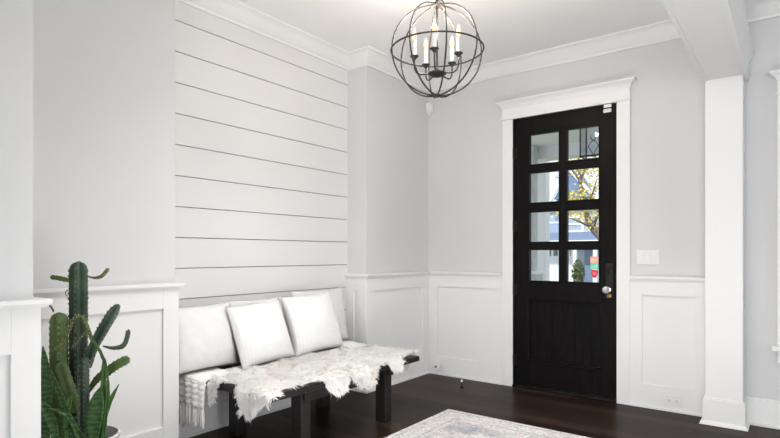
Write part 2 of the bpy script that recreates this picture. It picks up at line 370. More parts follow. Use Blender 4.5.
# ---------------------------------------------------------------- door
door = struct(thing('door_1', (-1.593, YB, 0), None, None), 'black panelled entry door with eight glass panes')
casing(DX0, DX1, DZ, 0, door)
b = MB(); b.box(DX0-.02, DX0, YB+.0, YB+.17, 0, DZ+.02); b.box(DX1, DX1+.02, YB+.0, YB+.17, 0, DZ+.02); b.box(DX0, DX1, YB+.0, YB+.17, DZ, DZ+.02)
b.build('jamb', M['black'], door)
b = MB(); b.box(DX0, DX1, YB-.02, YB+.17, .0005, .022)
b.build('threshold', M['bronze'], door, bevel=.004)
cols = [(-1.892, -1.624), (-1.555, -1.289)]; rows = [(.967, 1.240), (1.312, 1.576), (1.661, 1.926), (2.002, 2.270)]
px0, px1, pz0, pz1 = -1.887, -1.289, .262, .78
SX0, SX1, SZ0, SZ1 = DX0+.006, DX1-.006, .026, DZ-.006
yf, yr = YB+.018, YB+.063
b = MB()
b.box(SX0, cols[0][0], yf, yr, SZ0, SZ1); b.box(cols[1][1], SX1, yf, yr, SZ0, SZ1)
L0, L1 = cols[0][0], cols[1][1]
b.box(L0, L1, yf, yr, SZ0, pz0); b.box(L0, L1, yf, yr, pz1, rows[0][0]); b.box(L0, L1, yf, yr, rows[3][1], SZ1)
b.box(L0, px0, yf, yr, pz0, pz1)
b.box(cols[0][1], cols[1][0], yf, yr, rows[0][0], rows[3][1])
for i in range(3):
    for c in cols: b.box(c[0], c[1], yf, yr, rows[i][1], rows[i+1][0])
b.build('door_slab', M['black'], door, bevel=.002)
b = MB()                                               # glazing beads
for c in cols:
    for r in rows:
        x0, x1, z0, z1 = c[0]-.010, c[1]+.010, r[0]-.010, r[1]+.010
        for (p, q, u, v) in ((x0, x1, z0, z0+.012), (x0, x1, z1-.012, z1), (x0, x0+.012, z0, z1), (x1-.012, x1, z0, z1)): b.box(p, q, yf-.008, yf+.012, u, v)
b.build('glazing_bead', M['black'], door, bevel=.003)
# lower panel with moulding and vertical grooves
b = MB(); n = 9; wd = (px1-px0)/n
b.box(px0, px1, yf+.022, yr-.004, pz0, pz1)
for i in range(n): b.box(px0+i*wd+.002, px0+(i+1)*wd-.002, yf+.014, yf+.0225, pz0, pz1)
b.build('door_panel', M['black'], door, bevel=.002)
b = MB()
for (o, d, h) in ((.034, .000, .012), (.020, .010, .008)):
    x0, x1, z0, z1 = px0-o, px1+o, pz0-o, pz1+o; tk = .014
    for (p, q, u, v) in ((x0, x1, z0, z0+tk), (x0, x1, z1-tk, z1), (x0, x0+tk, z0, z1), (x1-tk, x1, z0, z1)): b.box(p, q, yf-.010+d*.3, yf+.01, u, v)
b.build('panel_moulding', M['black'], door, bevel=.004)
for c in cols:
    for r in rows:
        MB().box(c[0], c[1], yf+.020, yf+.026, r[0], r[1]).build('pane', M['glass'], door)
for z in (2.12, 1.46, .88, .24):
    MB().lathe((DX0+.004, YB+.004, z-.05), [(.009, 0), (.009, .10)], 12).box(DX0-.001, DX0+.03, YB+.012, YB+.0175, z-.05, z+.05).build('hinge', M['bronze'], door, smooth='auto')
b = MB(); b.box(-1.237, -1.178, yf-.010, yf, .845, 1.125)
hp = b.build('lock_plate', M['bronze'], door, bevel=.004)
b = MB(); b.lathe((-1.205, yf-.010, 1.07), [(.020, 0), (.020, -.008), (.015, -.012), (.012, -.012)], 20, axis='y'); b.box(-1.208, -1.202, yf-.040, yf-.020, 1.055, 1.085)
b.build('deadbolt_turn', M['bronze'], hp, smooth='auto')
b = MB(); b.lathe((-1.217, yf-.010, .912), [(.024, 0), (.024, -.006), (.010, -.010), (.009, -.026), (.018, -.030), (.028, -.040), (.031, -.052), (.027, -.064), (.014, -.070), (.002, -.071)], 12, axis='y')
kn = b.build('door_knob', mat('faceted_crystal', (.75, .76, .78), .08, .6), door); kn['label'] = 'faceted clear crystal knob'
b = MB(); b.lathe((-1.206, yf-.010, .862), [(.016, 0), (.016, -.006), (.010, -.008), (.010, -.018), (.006, -.020)], 16, axis='y'); b.box(-1.216, -1.196, yf-.030, yf-.024, .848, .870)
kb = b.build('key_cylinder', M['brass'], hp, smooth='auto'); kb['label'] = 'brass key cylinder below the knob'
# contact sensor at the top of the door
t = thing('contact_sensor', (-1.222, yf, 2.38), 'small white two-piece contact sensor at the top right of the black door', 'sensor')
MB().box(-1.252, -1.190, yf-.014, yf-.0002, 2.364, 2.393).build('magnet', M['plastic'], t, bevel=.003)
MB().box(-1.245, -1.185, YB-.012, YB+.0, 2.400, 2.425).build('sensor_body', M['plastic'], t, bevel=.003)

# window right of the column (only its casing reaches the view)
win = struct(thing('window_1', ((WX0+WX1)/2, YB, WZ0), None, None), 'tall white cased window right of the column')
casing(WX0-.0, WX1, WZ1, WZ0, win, wd=.105)
b = MB(); b.box(WX0-.135, WX1+.135, YB-.05, YB+.021, WZ0-.032, WZ0); b.box(WX0-.105, WX1+.105, YB-.014, YB+.021, WZ0-.115, WZ0-.032)
b.build('sill', M['white'], win, bevel=.003)
b = MB(); y0 = YB+.06; y1 = YB+.10; zm = (WZ0+WZ1)/2
for (p, q, u, v) in ((WX0, WX1, WZ0, WZ0+.06), (WX0, WX1, WZ1-.05, WZ1), (WX0, WX0+.05, WZ0, WZ1), (WX1-.05, WX1, WZ0, WZ1), (WX0, WX1, zm-.025, zm+.025)): b.box(p, q, y0, y1, u, v)
b.build('sash', M['white'], win, bevel=.002)
MB().box(WX0+.05, WX1-.05, y0+.015, y0+.021, WZ0+.06, WZ1-.05).build('pane', M['glass'], win)

# ---------------------------------------------------------------- wall devices
t = thing('light_switch_plate', (-.913, YB+.012, 1.177), 'white three-gang rocker switch plate on grey wall right of door', 'light switch')
MB().box(-1.000, -.832, YB+.010, YB+.0198, 1.120, 1.236).build('plate', M['plastic'], t, bevel=.003)
for i, x in enumerate((-.964, -.916, -.868)):
    b = MB(); b.box(x-.017, x+.017, -.006, .0, -.034, .034)
    o = b.build('rocker', M['plastic'], t, bevel=.002); o.location = Vector((0, YB+.010, 1.178))-Vector(t.location); o.rotation_euler.x = (.10 if i == 0 else -.03)
def outlet(x, z, yface, label, nm='wall_outlet'):
    t = thing(nm, (x, yface, z), label, 'outlet', 'sideways outlets in the wainscot')
    MB().box(x-.062, x+.062, yface-.006, yface-.0002, z-.038, z+.038).build('cover_plate', M['plastic'], t, bevel=.002)
    for s in (-1, 1):
        cx = x+s*.024
        r = MB().lathe((cx, yface-.006, z), [(.017, .001), (.017, -.003), (.016, -.004)], 20, axis='y').build('receptacle', M['plastic'], t, smooth='auto')
        b = MB()
        for dz in (-.006, .006): b.box(cx-.004, cx+.006, yface-.0115, yface-.010, z+dz-.0012, z+dz+.0012)
        b.box(cx-.011, cx-.007, yface-.0115, yface-.010, z-.0025, z+.0025)
        b.build('slot', M['slot'], r)
    return t
outlet(-.735, .085, YB, 'white sideways wall outlet in the wainscot right of the door')
outlet(-2.815, .085, YB, 'white wall outlet low in the corner holding a plug-in adapter')
b = MB(); b.box(-2.915, -2.850, YB-.040, YB-.0125, .062, .115)
t = thing('plug_in_adapter', (-2.85, YB-.02, .085), 'small white adapter plugged in low in the corner beside the bench', 'adapter')
b = MB(); b.box(-2.875, -2.806, YB-.048, YB-.0120, .057, .113); b.build('adapter_body', M['plastic'], t, bevel=.006)
b = MB(); b.box(-2.85, -2.83, YB-.051, YB-.0481, .075, .095); b.build('button', M['slot'], t)
# corner motion sensor
t = thing('motion_sensor', (XL+.03, YB-.03, 2.66), 'small white motion sensor high in the corner left of the door', 'sensor')
b = MB(); c0 = Vector((XL-.011, YB+.011))
def cs(z, w_, d):
    p = Vector((c0.x, c0.y)); return [(p.x, p.y, z), (p.x+w_, p.y, z), (p.x+w_*.75+d*.4, p.y-w_*.75-d*.4+.0, z), (p.x, p.y-w_, z)]
vs = cs(2.727, .05, .01)+cs(2.722, .058, .02)+cs(2.64, .058, .02)+cs(2.60, .012, .0)
fs = [(0, 1, 2, 3)]+[(i*4+j, i*4+(j+1) % 4, (i+1)*4+(j+1) % 4, (i+1)*4+j) for i in range(3) for j in range(4)]+[(15, 14, 13, 12)]
b.add(vs, fs); b.build('housing', M['plastic'], t, bevel=.003)
b = MB(); b.box(XL+.018, XL+.032, YB-.036, YB-.030, 2.655, 2.69); o = b.build('lens', mat('sensor_lens', (.7, .72, .75), .2), t)
# floor doorstop
t = thing('doorstop', (-2.39, 4.22, 0), 'small black floor doorstop with silver tip on the dark floor', 'doorstop')
MB().lathe((-2.39, 4.22, 0), [(.018, .0002), (.018, .008), (.010, .014), (.006, .018)], 20).build('base', M['bronze'], t, smooth='auto')
MB().lathe((-2.39, 4.22, 0), [(.006, .016), (.005, .05)], 12).build('stem', M['bronze'], t, smooth='auto')
MB().lathe((-2.39, 4.22, 0), [(.006, .049), (.011, .053), (.011, .064), (.008, .069), (.001, .070)], 16).build('tip', M['chrome'], t, smooth='auto')

# ---------------------------------------------------------------- rug
rc = (-2.128+RW/2, 3.551-RL/2)
b = MB(); N_ = 60
for (x0, x1, y0, y1, z1) in ((-RW/2, RW/2, -RL/2, RL/2, .009),): b.box(x0+rc[0], x1+rc[0], y0+rc[1], y1+rc[1], .0003, z1)
rug = b.build('area_rug', M['rug'], bevel=.003, loc=(rc[0], rc[1], 0))
tag(rug, 'faded pale grey vintage style rug lying on dark floor', 'rug')

# ---------------------------------------------------------------- bench
BY0, BY1, BXF, BXB, BZ = 1.885, 3.32, -2.235, -3.10, .440
bench = thing('wooden_bench', ((BXF+BXB)/2, (BY0+BY1)/2, 0), 'low black wooden bench in the shiplap alcove under white sheepskin', 'bench')
b = MB(); wv = (BXF-BXB)/4
for i in range(4):
    x0 = BXB+i*wv; e = random.uniform(-.004, .004)
    b.box(x0+.002, x0+wv-.002, BY0+.0+e, BY1+e, BZ-.038, BZ)
b.build('seat', M['benchwood'], bench, bevel=.006)
for y in (2.19, 3.0):
    b = MB(); b.box(BXB+.02, BXF-.06, y+.01, y+.065, BZ-.105, BZ-.039)
    b.build('cross_rail', M['benchwood'], bench, bevel=.004)
    for x in (-2.41, -3.02):
        b = MB(); b.box(x, x+.09, y, y+.076, .0003, BZ-.0395)
        b.build('leg', M['benchwood'], bench, bevel=.004)
    b = MB(); b.box(-2.93, -2.41, y+.02, y+.055, .17, .235); 
for x in (-2.40, -2.985): MB().box(x, x+.035, 2.265, 3.001, .30, .375).build('side_rail', M['benchwood'], bench, bevel=.003)

# ---------------------------------------------------------------- pillows
def pillow_mesh(w_, h_, th, seed, n=30, pinch=.10):
    b = MB(); vs = []; fs = []; rnd = random.Random(seed)
    ph = [rnd.uniform(0, 6) for _ in range(6)]
    for side in (1, -1):
        for j in range(n+1):
            for i in range(n+1):
                u = -1+2*i/n; v = -1+2*j/n
                # edges bow inwards between the corners
                x = u*(1-pinch*.6*(1-v*v)*abs(u)**2)*w_/2; y = v*(1-pinch*.6*(1-u*u)*abs(v)**2)*h_/2
                x += (pinch*.10*w_)*u*abs(v)**8*abs(u)**8; y += (pinch*.10*h_)*v*abs(u)**8*abs(v)**8
                t = ((1-u**2)*(1-v**2)); t = max(t, 0)**.42
                edge = max(abs(u), abs(v))
                wr = .05*noise.noise(Vector((u*2.2+seed, v*2.2, ph[0])))+.05*noise.noise(Vector((u*5+seed, v*5, ph[1])))*min(1, edge*1.2)
                zz = side*th/2*t*(1+wr*1.6)
                sag = 1+.14*(-v)          # fuller at the bottom
                vs.append((x, zz*sag, y))
    m = (n+1)*(n+1)
    for s in range(2):
        for j in range(n):
            for i in range(n):
                a = s*m+j*(n+1)+i; q = (a, a+1, a+n+2, a+n+1); fs.append(q if s == 0 else q[::-1])
    b.add(vs, fs); return b
def pillow(name, cy, cx, cz, w_, h_, th, lean, roll, yaw, seed, mt, label, group='white cushions on the bench'):
    """local x runs along the bench, local y is the thickness (front = +x world), local z up; origin at the bottom edge"""
    b = pillow_mesh(w_, h_, th, seed)
    b.v = [(v[0], v[1], v[2]+h_/2) for v in b.v]
    o = b.build(name, mt, None, smooth=True)
    bm = bmesh.new(); bm.from_mesh(o.data); bmesh.ops.remove_doubles(bm, verts=bm.verts, dist=.0004); bm.to_mesh(o.data); bm.free()
    # piping seam
    R = Matrix.Rotation(PI/2+yaw, 4, 'Z') @ Matrix.Rotation(-lean, 4, 'X') @ Matrix.Rotation(roll, 4, 'Y')
    o.matrix_world = Matrix.Translation((cx, cy, cz)) @ R
    return tag(o, label, 'cushion', group)
ZS = BZ+.026
pillow('cushion', 2.50, -3.05, ZS, .50, .42, .10, math.radians(9), 0, 0, 11, M['linen'], 'plain white cushion against shiplap, mostly hidden behind the middle ribbed cushion')
pillow('cushion', 3.13, -3.04, ZS, .58, .455, .11, math.radians(9), math.radians(-1), 0, 12, M['linen'], 'plain white cushion against shiplap, behind the rightmost ribbed cushion')
pillow('cushion', 2.005, -2.985, ZS+.000, .45, .42, .17, math.radians(12), math.radians(0), math.radians(0), 13, M['linen'], 'plain smooth white cushion at the left end of the bench')
pillow('cushion', 2.385, -2.83, ZS, .44, .43, .15, math.radians(21), math.radians(-4), math.radians(-4), 14, M['ribbed'], 'white ribbed cushion leaning in the middle of the bench')
pillow('cushion', 2.885, -2.85, ZS, .475, .455, .16, math.radians(18), math.radians(-3), math.radians(-6), 15, M['ribbed'], 'white ribbed cushion on the right side of the bench')

# ---------------------------------------------------------------- sheepskin
poly = [(-2.240, 1.96), (-2.232, 2.10), (-2.236, 2.20), (-2.225, 2.27), (-2.150, 2.32), (-2.112, 2.38), (-2.13, 2.45), (-2.215, 2.505), (-2.163, 2.55), (-2.112, 2.635), (-2.098, 2.70), (-2.13, 2.75), (-2.225, 2.80), (-2.232, 2.88),
        (-2.150, 2.965), (-2.165, 3.04), (-2.25, 3.08), (-2.265, 3.2), (-2.27, 3.30), (-2.33, 3.42), (-2.39, 3.49), (-2.46, 3.44), (-2.51, 3.33), (-2.62, 3.335), (-2.67, 3.30), (-2.70, 3.16), (-2.86, 3.06), (-2.95, 2.6), (-2.97, 2.25), (-2.96, 2.12),
        (-2.86, 2.08), (-2.775, 2.04), (-2.765, 1.92), (-2.765, 1.73), (-2.73, 1.745), (-2.69, 1.82), (-2.655, 1.885), (-2.58, 1.915), (-2.51, 1.88), (-2.49, 1.79), (-2.44, 1.735), (-2.37, 1.727), (-2.30, 1.78), (-2.235, 1.83), (-2.20, 1.89)]
def inside(x, y, P=poly):
    c = False; n = len(P); j = n-1
    for i in range(n):
        xi, yi = P[i]; xj, yj = P[j]
        if (yi > y) != (yj > y) and x < (xj-xi)*(y-yi)/(yj-yi)+xi: c = not c
        j = i
    return c
def fold1(t, edge, r=.022):
    """distance past an edge -> (horizontal, drop) along a rounded bend"""
    d = t-edge+r
    if d <= 0: return t, 0
    a = d/r
    if a < PI/2: return edge-r+r*math.sin(a), r*(1-math.cos(a))
    return edge, r+(d-r*PI/2)
def drape(x, y, z0=BZ+.016):
    X, dz1 = fold1(x, BXF+.016); fl = min(1, max(0, (x+2.86)/.08)); fl = .45+.55*fl*fl*(3-2*fl)
    Y1, dz2 = fold1(-y, -(BY0-.014)); Y1 = -Y1
    Y2, dz3 = fold1(y, BY1+.014)
    Y = Y1 if y < 2.5 else Y2; dz = dz1+(dz2 if y < 2.5 else dz3)
    lump = .020*noise.noise(Vector((x*9, y*9, 3)))+.006*noise.noise(Vector((x*25, y*25, 8)))
    return Vector((X, Y, BZ+(z0-BZ+.004+lump*(1 if dz == 0 else .3))*fl-dz))
def nrm(x, y):
    e = .004; a = drape(x+e, y)-drape(x-e, y); c = drape(x, y+e)-drape(x, y-e); return a.cross(c).normalized()
b = MB(); g = .014; nx = int(1.02/g); ny = int(1.9/g); idx = {}
vs = []; fs = []
for i in range(nx):
    for j in range(ny):
        x = -3.06+i*g; y = 1.66+j*g
        if inside(x+g/2, y+g/2):
            q = []
            for (p, r) in ((i, j), (i+1, j), (i+1, j+1), (i, j+1)):
                if (p, r) not in idx: idx[(p, r)] = len(vs); vs.append(drape(-3.06+p*g, 1.66+r*g))
                q.append(idx[(p, r)])
            fs.append(tuple(q))
b.add(vs, fs)
rnd = random.Random(5); cnt = 0; fn = [Vector((.3, 0, 1)).normalized()]*len(vs)
while cnt < 52000:
    x = rnd.uniform(-3.04, -2.08); y = rnd.uniform(1.70, 3.52)
    if not inside(x, y): continue
    hidden = x < -2.84
    if hidden and rnd.random() < .5: continue
    cnt += 1
    p = drape(x, y); nn = nrm(x, y)
    # clump direction from a cell lattice
    cx_, cy_ = math.floor(x/.032+.5*noise.noise(Vector((x*12, y*12, 1)))), math.floor(y/.032+.5*noise.noise(Vector((x*12, y*12, 5))))
    h1 = noise.cell_vector(Vector((cx_+.5, cy_+.5, .5)))
    ang = h1.x*2*PI
    dirv = Vector((math.cos(ang), math.sin(ang), 0))*.7+Vector((.35, -.1, -.25))+Vector((rnd.gauss(0, .3), rnd.gauss(0, .3), rnd.gauss(0, .2)))
    dirv -= nn*dirv.dot(nn)
    L_ = (.034+.024*h1.y)*rnd.uniform(.75, 1.15)
    if hidden: L_ *= .3
    if p.z < BZ: L_ *= .85; dirv += Vector((0, 0, -.35))
    lf = .26 if nn.z > .5 else .5; p1 = p+nn*L_*lf+dirv*L_*.42; p2 = p+nn*L_*lf*1.15+dirv*L_*.9
    if nn.z > .5: p2.z = max(p2.z, BZ+.012)
    side = nn.cross(dirv+Vector((.01, .02, 0))).normalized()*.0016
    side2 = (side+Vector((rnd.gauss(0, .0008),)*3))
    b.add([p-side, p+side, p1+side2, p1-side2, p2], [(0, 1, 2, 3), (3, 2, 4)]); fn += [nn, nn, (nn+dirv*.25).normalized(), (nn+dirv*.25).normalized(), (nn+dirv*.5).normalized()]
me = bpy.data.meshes.new('sheepskin_rug'); me.from_pydata(b.v, [], b.f); me.materials.append(M['fur']); me.update()
for p in me.polygons: p.use_smooth = True
o = bpy.data.objects.new('sheepskin_rug', me); COL.objects.link(o)
tag(o, 'long shaggy cream white sheepskin draped over the black bench', 'sheepskin')

# small white throw end at the right of the seat, behind the cushions
b = MB(); nu, nv = 26, 20; vs = []
for j in range(nv+1):
    for i in range(nu+1):
        u = i/nu; v = j/nv
        y = 3.13+u*.27-.03*v; x = -3.00+v*(.27-.04*u)
        z = BZ+.012+.030*(1-u**3)*(math.sin(PI*min(1, v*1.1))**.5 if v < .9 else .3)+.010*noise.noise(Vector((x*14, y*14, 0)))+.012
        if u > .93 or v > .95: z = BZ+.010
        vs.append((x, y, min(z, BZ+.05)))
fs = [(j*(nu+1)+i, j*(nu+1)+i+1, (j+1)*(nu+1)+i+1, (j+1)*(nu+1)+i) for j in range(nv) for i in range(nu)]
b.add(vs, fs); o = b.build('folded_blanket', M['linen'], smooth=True)
sm = o.modifiers.new('solid', 'SOLIDIFY'); sm.thickness = .008; sm.offset = -1
tag(o, 'crumpled white blanket end behind the cushions at bench right end', 'blanket')

# ---------------------------------------------------------------- knitted throw over the near end
t = thing('knitted_throw', (-2.95, 1.86, BZ), 'cream knitted throw with long tassels hanging over left bench end', 'throw')
TX0, TX1 = -3.09, -2.79
def tp(u, s):      # u across 0..1, s along: 0 on the seat .. length
    x = TX0+(TX1-TX0)*u; y = 2.09-s
    yy, dz = fold1(-y, -(BY0-.030), .03); yy = -yy
    f = .006*math.sin(u*PI*8+.6*math.sin(s*9))+.003*math.sin(s*180)
    flare = 1+.06*math.sin(s*7)
    if dz > .02: return Vector((x+(u-.5)*.02*math.sin(s*8), yy-.004+f*.9, BZ+.015-dz))
    return Vector((x, yy, BZ+.012+f*.3-dz))
nu, ns = 40, 110; SL = .39; vs = []; fs = []
for j in range(ns+1):
    for i in range(nu+1): vs.append(tp(i/nu, SL*j/ns))
for j in range(ns):
    for i in range(nu): fs.append((j*(nu+1)+i, j*(nu+1)+i+1, (j+1)*(nu+1)+i+1, (j+1)*(nu+1)+i))
b = MB(); b.add(vs, fs); o = b.build('knit_cloth', M['knit'], t, smooth=True)
sm = o.modifiers.new('solid', 'SOLIDIFY'); sm.thickness = .012; sm.offset = 0
b = MB(); rnd = random.Random(9)
for i in range(13):
    p = tp((i+.5)/13, SL); L_ = rnd.uniform(.12, .16)
    for k in range(4):
        q = p+Vector((rnd.uniform(-.004, .004), rnd.uniform(-.004, .004), .004)); dx = rnd.uniform(-.012, .012)
        b.tube([q, q+Vector((dx*.4, rnd.uniform(-.004, .004), -L_*.4)), q+Vector((dx*.7, rnd.uniform(-.006, .004), -L_*.75)), q+Vector((dx, rnd.uniform(-.008, .006), -L_*rnd.uniform(.9, 1.05)))], [.0030, .0036, .0034, .0022], 5)
b.build('tassel_fringe', M['knit'], t, smooth=True)

# ---------------------------------------------------------------- chandelier
CC = Vector((-1.71, 2.72, 2.425)); RS = .272
ch = thing('orb_chandelier', tuple(CC), 'dark metal orb chandelier with five lit candle bulbs', 'chandelier')
cam_ang = math.atan2(-CC.y, -CC.x)
b = MB()
for k in range(4):
    a = cam_ang+math.radians(11)+k*PI/4; pts = []
    for i in range(64):
        t_ = 2*PI*i/64; pts.append(CC+Vector((math.cos(a)*math.sin(t_)*RS, math.sin(a)*math.sin(t_)*RS, math.cos(t_)*RS)))
    ring = MB(); ring.tube(pts, .0050, 8, closed=True); ring.build('vertical_ring', M['iron'], ch, smooth=True)
MB().tube([CC+Vector((math.cos(2*PI*i/72)*(RS+.004), math.sin(2*PI*i/72)*(RS+.004), 0)) for i in range(72)], .0052, 8, closed=True).build('equator_ring', M['iron'], ch, smooth=True)
hb = MB().lathe(tuple(CC), [(.004, .262), (.030, .264), (.034, .270), (.034, .278), (.020, .286), (.010, .292), (.008, .31)], 24).build('top_hub', M['iron'], ch, smooth='auto')
MB().lathe(tuple(CC), [(.002, -.282), (.014, -.280), (.026, -.276), (.026, -.266), (.004, -.262)], 24).build('bottom_hub', M['iron'], ch, smooth='auto')
MB().lathe(tuple(CC), [(.0065, -.14), (.0065, .27)], 12).build('stem', M['iron'], ch, smooth='auto')
MB().lathe(tuple(CC), [(.003, -.163), (.012, -.160), (.045, -.150), (.056, -.142), (.056, -.136), (.040, -.130), (.012, -.124), (.007, -.10)], 28).build('center_dish', M['iron'], ch, smooth='auto')
b = MB(); z = CC.z+.30; k = 0
while z < ZC-.05:
    pts = []
    for i in range(20):
        a = 2*PI*i/20; u = math.cos(a)*.009; v = math.sin(a)*.018
        pts.append((CC.x+(u if k % 2 else 0), CC.y+(0 if k % 2 else u), z+.018+v))
    b.tube(pts, .0024, 6, closed=True); z += .027; k += 1
b.build('chain', M['iron'], ch, smooth=True)
MB().lathe((CC.x, CC.y, ZC), [(.006, -.045), (.012, -.035), (.045, -.022), (.062, -.010), (.064, -.0005)], 28).build('ceiling_canopy', M['iron'], ch, smooth='auto')
# five arms; the nearest candle faces the room
for k in range(5):
    a = cam_ang+math.radians(-6)+k*2*PI/5; d = Vector((math.cos(a), math.sin(a), 0)); RA = .138
    P = []
    for (r, h) in ((.040, -.140), (.075, -.146), (.105, -.148), (.125, -.138), (.135, -.118), (.138, -.090), (.138, -.060)): P.append(CC+d*r+Vector((0, 0, h)))
    arm = MB(); arm.tube(P, .0048, 8); ao = arm.build('arm', M['iron'], ch, smooth=True)
    c = CC+d*RA
    MB().lathe((c.x, c.y, c.z), [(.004, -.066), (.010, -.060), (.014, -.052), (.025, -.044), (.026, -.040), (.012, -.038)], 20).build('candle_cup', M['iron'], ao, smooth='auto')
    MB().lathe((c.x, c.y, c.z), [(.0115, -.040), (.0115, .050), (.006, .052)], 16).build('candle_sleeve', M['candle'], ao, smooth='auto')
    bo = MB().lathe((c.x, c.y, c.z), [(.006, .051), (.008, .058), (.0135, .072), (.0145, .082), (.011, .098), (.006, .112), (.002, .124), (.0005, .128)], 16).build('flame_bulb', M['bulb'], ao, smooth=True)
    l = bpy.data.lights.new('bulb_light', 'POINT'); l.energy = 4.8; l.color = (1, .90, .80); l.shadow_soft_size = .02
    lo = bpy.data.objects.new('bulb_light', l); COL.objects.link(lo); lo.parent = ch; lo.location = Vector((c.x, c.y, c.z+.165))-CC

# ---------------------------------------------------------------- potted cactus and snake plant
PB = Vector((-2.60, 1.10, 0)); PR = Vector((math.cos(YAW), math.sin(YAW), 0)); PF = Vector((math.sin(YAW), -math.cos(YAW), 0))
K = .0046
def pp(u, v, wdepth=0):
    k = 1-wdepth/2.448; return PB+PR*((u-84)*K*k+1.406*(1-k))+Vector((0, 0, CAMH+(254.5-v)*K*k))+PF*wdepth
plant = thing('potted_cactus', tuple(PB), 'tall cactus and snake plant in a light pot beside left wall', 'potted plant')
MB().lathe(tuple(PB), [(.105, .0005), (.118, .02), (.132, .18), (.144, .340), (.150, .350), (.150, .368), (.140, .371), (.136, .35), (.132, .31)], 40).build('pot', [M['pot']], plant, smooth='auto')
MB().lathe(tuple(PB), [(.001, .325), (.06, .33), (.129, .318), (.129, .305)], 32).build('soil', M['soil'], plant, smooth=True)
def smoothpath(pts, n):
    P = [Vector(p) for p in pts]; P = [P[0]*2-P[1]]+P+[P[-1]*2-P[-2]]; out = []
    seg = len(P)-3
    for i in range(n+1):
        t = i/n*seg; k = min(int(t), seg-1); f = t-k; a, b_, c, d = P[k:k+4]
        out.append(.5*((2*b_)+(c-a)*f+(2*a-5*b_+4*c-d)*f*f+(3*b_-a-3*c+d)*f**3))
    return out
def ribbed_stem(name, pts, rad, ribs, mt, depth=.3, pitch=.022, tip=.5, flat=1.0, spin=0.0, n=None, base_taper=1.0):
    P = smoothpath(pts, n or max(16, int(60*sum((Vector(pts[i+1])-Vector(pts[i])).length for i in range(len(pts)-1))/.5)))
    tot = [0]
    for i in range(len(P)-1): tot.append(tot[-1]+(P[i+1]-P[i]).length)
    Lt = tot[-1]; b = MB(); nseg = ribs*8; rings = []; up = None; sp = []
    for i, p in enumerate(P):
        t = (P[min(i+1, len(P)-1)]-P[max(i-1, 0)]).normalized()
        if up is None: up = PF.copy() if abs(t.dot(PF)) < .9 else Vector((0, 0, 1))
        a = (up-t*up.dot(t)).normalized(); up = a; c = t.cross(a)
        e = Lt-tot[i]; tt = rad*tip*2.0
        rr = rad*(math.sqrt(max(0, 1-(1-min(e/tt, 1))**2))) if e < tt else rad
        rr = max(rr, .0008)*(base_taper+(1-base_taper)*min(1, tot[i]/(Lt*.5)))
        wob = .20*abs(math.sin(PI*tot[i]/pitch))
        ring = []
        for j in range(nseg):
            th = 2*PI*j/nseg+spin; q = abs(math.cos(th*ribs/2-spin*ribs/2))
            r = rr*(1-depth+depth*(q**1.6)*(1+.0)-wob*(q**8))
            ring.append(p+a*math.cos(th)*r*flat+c*math.sin(th)*r)
        rings.append(ring)
        if i > 0 and math.floor(tot[i]/pitch) != math.floor(tot[i-1]/pitch) and e > rad*.3:
            for k in range(ribs):
                th = 2*PI*k/ribs+spin; d = (a*math.cos(th)*flat+c*math.sin(th)); pt = p+d*rr*.97; dn = d.normalized()
                sp.append((pt, dn, t))
    vs = [v for r in rings for v in r]; fs = []
    for i in range(len(rings)-1):
        for j in range(nseg): fs.append((i*nseg+j, i*nseg+(j+1) % nseg, (i+1)*nseg+(j+1) % nseg, (i+1)*nseg+j))
    fs += [tuple(range(nseg))[::-1], tuple((len(rings)-1)*nseg+j for j in range(nseg))]
    b.add(vs, fs)
    for pt, dn, t in sp:
        s1 = t.cross(dn)*.0022; s2 = t*.0022
        b.add([pt-s1-dn*.001, pt+s2-dn*.001, pt+s1-dn*.001, pt-s2-dn*.001, pt+dn*.0045], [(0, 1, 4), (1, 2, 4), (2, 3, 4), (3, 0, 4)], 1)
    return b.build(name, [mt, M['spine']], plant, smooth='auto')
def pl(l, wd=0): return [pp(u, v, wd if len(q) == 0 else q[0]) for (u, v, *q) in l]
ribbed_stem('cactus_stem', pl([(80, 438), (79, 400), (79, 340), (79, 261)], -.03), .047, 5, M['cactus'], .48, .026, spin=.2)
ribbed_stem('cactus_stem', pl([(64, 438), (60, 400), (59, 350), (59.5, 312)], .02), .041, 5, M['cactus2'], .22, .028, spin=.5)
ribbed_stem('cactus_arm', pl([(80, 282), (68, 280), (58, 278), (50, 277)], -.01), .013, 3, M['cactus2'], .45, .018, flat=.7, spin=1.2, base_taper=.5)
ribbed_stem('cactus_arm', pl([(86, 276), (95, 278), (102, 276), (109, 268)], -.02), .010, 3, M['cactus2'], .45, .016, flat=.7, spin=.4, base_taper=.35)
ribbed_stem('cactus_arm', pl([(88, 366), (93, 350), (103, 331), (112, 316), (119, 304)], .03), .032, 3, M['cactus'], .62, .022, spin=.9, base_taper=.8, tip=1.1)
ribbed_stem('cactus_arm', pl([(103, 346), (113, 348), (123, 346), (127, 339), (129, 329)], .02), .014, 3, M['cactus'], .5, .018, flat=.6, spin=.8, base_taper=.3)
ribbed_stem('cactus_arm', pl([(88, 392), (97, 379), (108, 371), (118, 364), (130, 358)], .02), .024, 2, M['cactus2'], .75, .022, flat=.6, spin=1.5, base_taper=.45)
ribbed_stem('cactus_arm', pl([(76, 412), (71, 395), (65, 378), (60, 362)], .07), .036, 2, M['cactus3'], .7, .022, flat=.5, spin=1.35, base_taper=.8)
ribbed_stem('cactus_arm', pl([(85, 440), (85, 405), (85, 372), (85, 356)], .07), .020, 4, M['cactus'], .35, .022, spin=.3)
ribbed_stem('cactus_arm', pl([(92, 338), (86, 325), (81, 315)], .05), .013, 3, M['cactus2'], .5, .018, flat=.7, spin=.3, base_taper=.6)
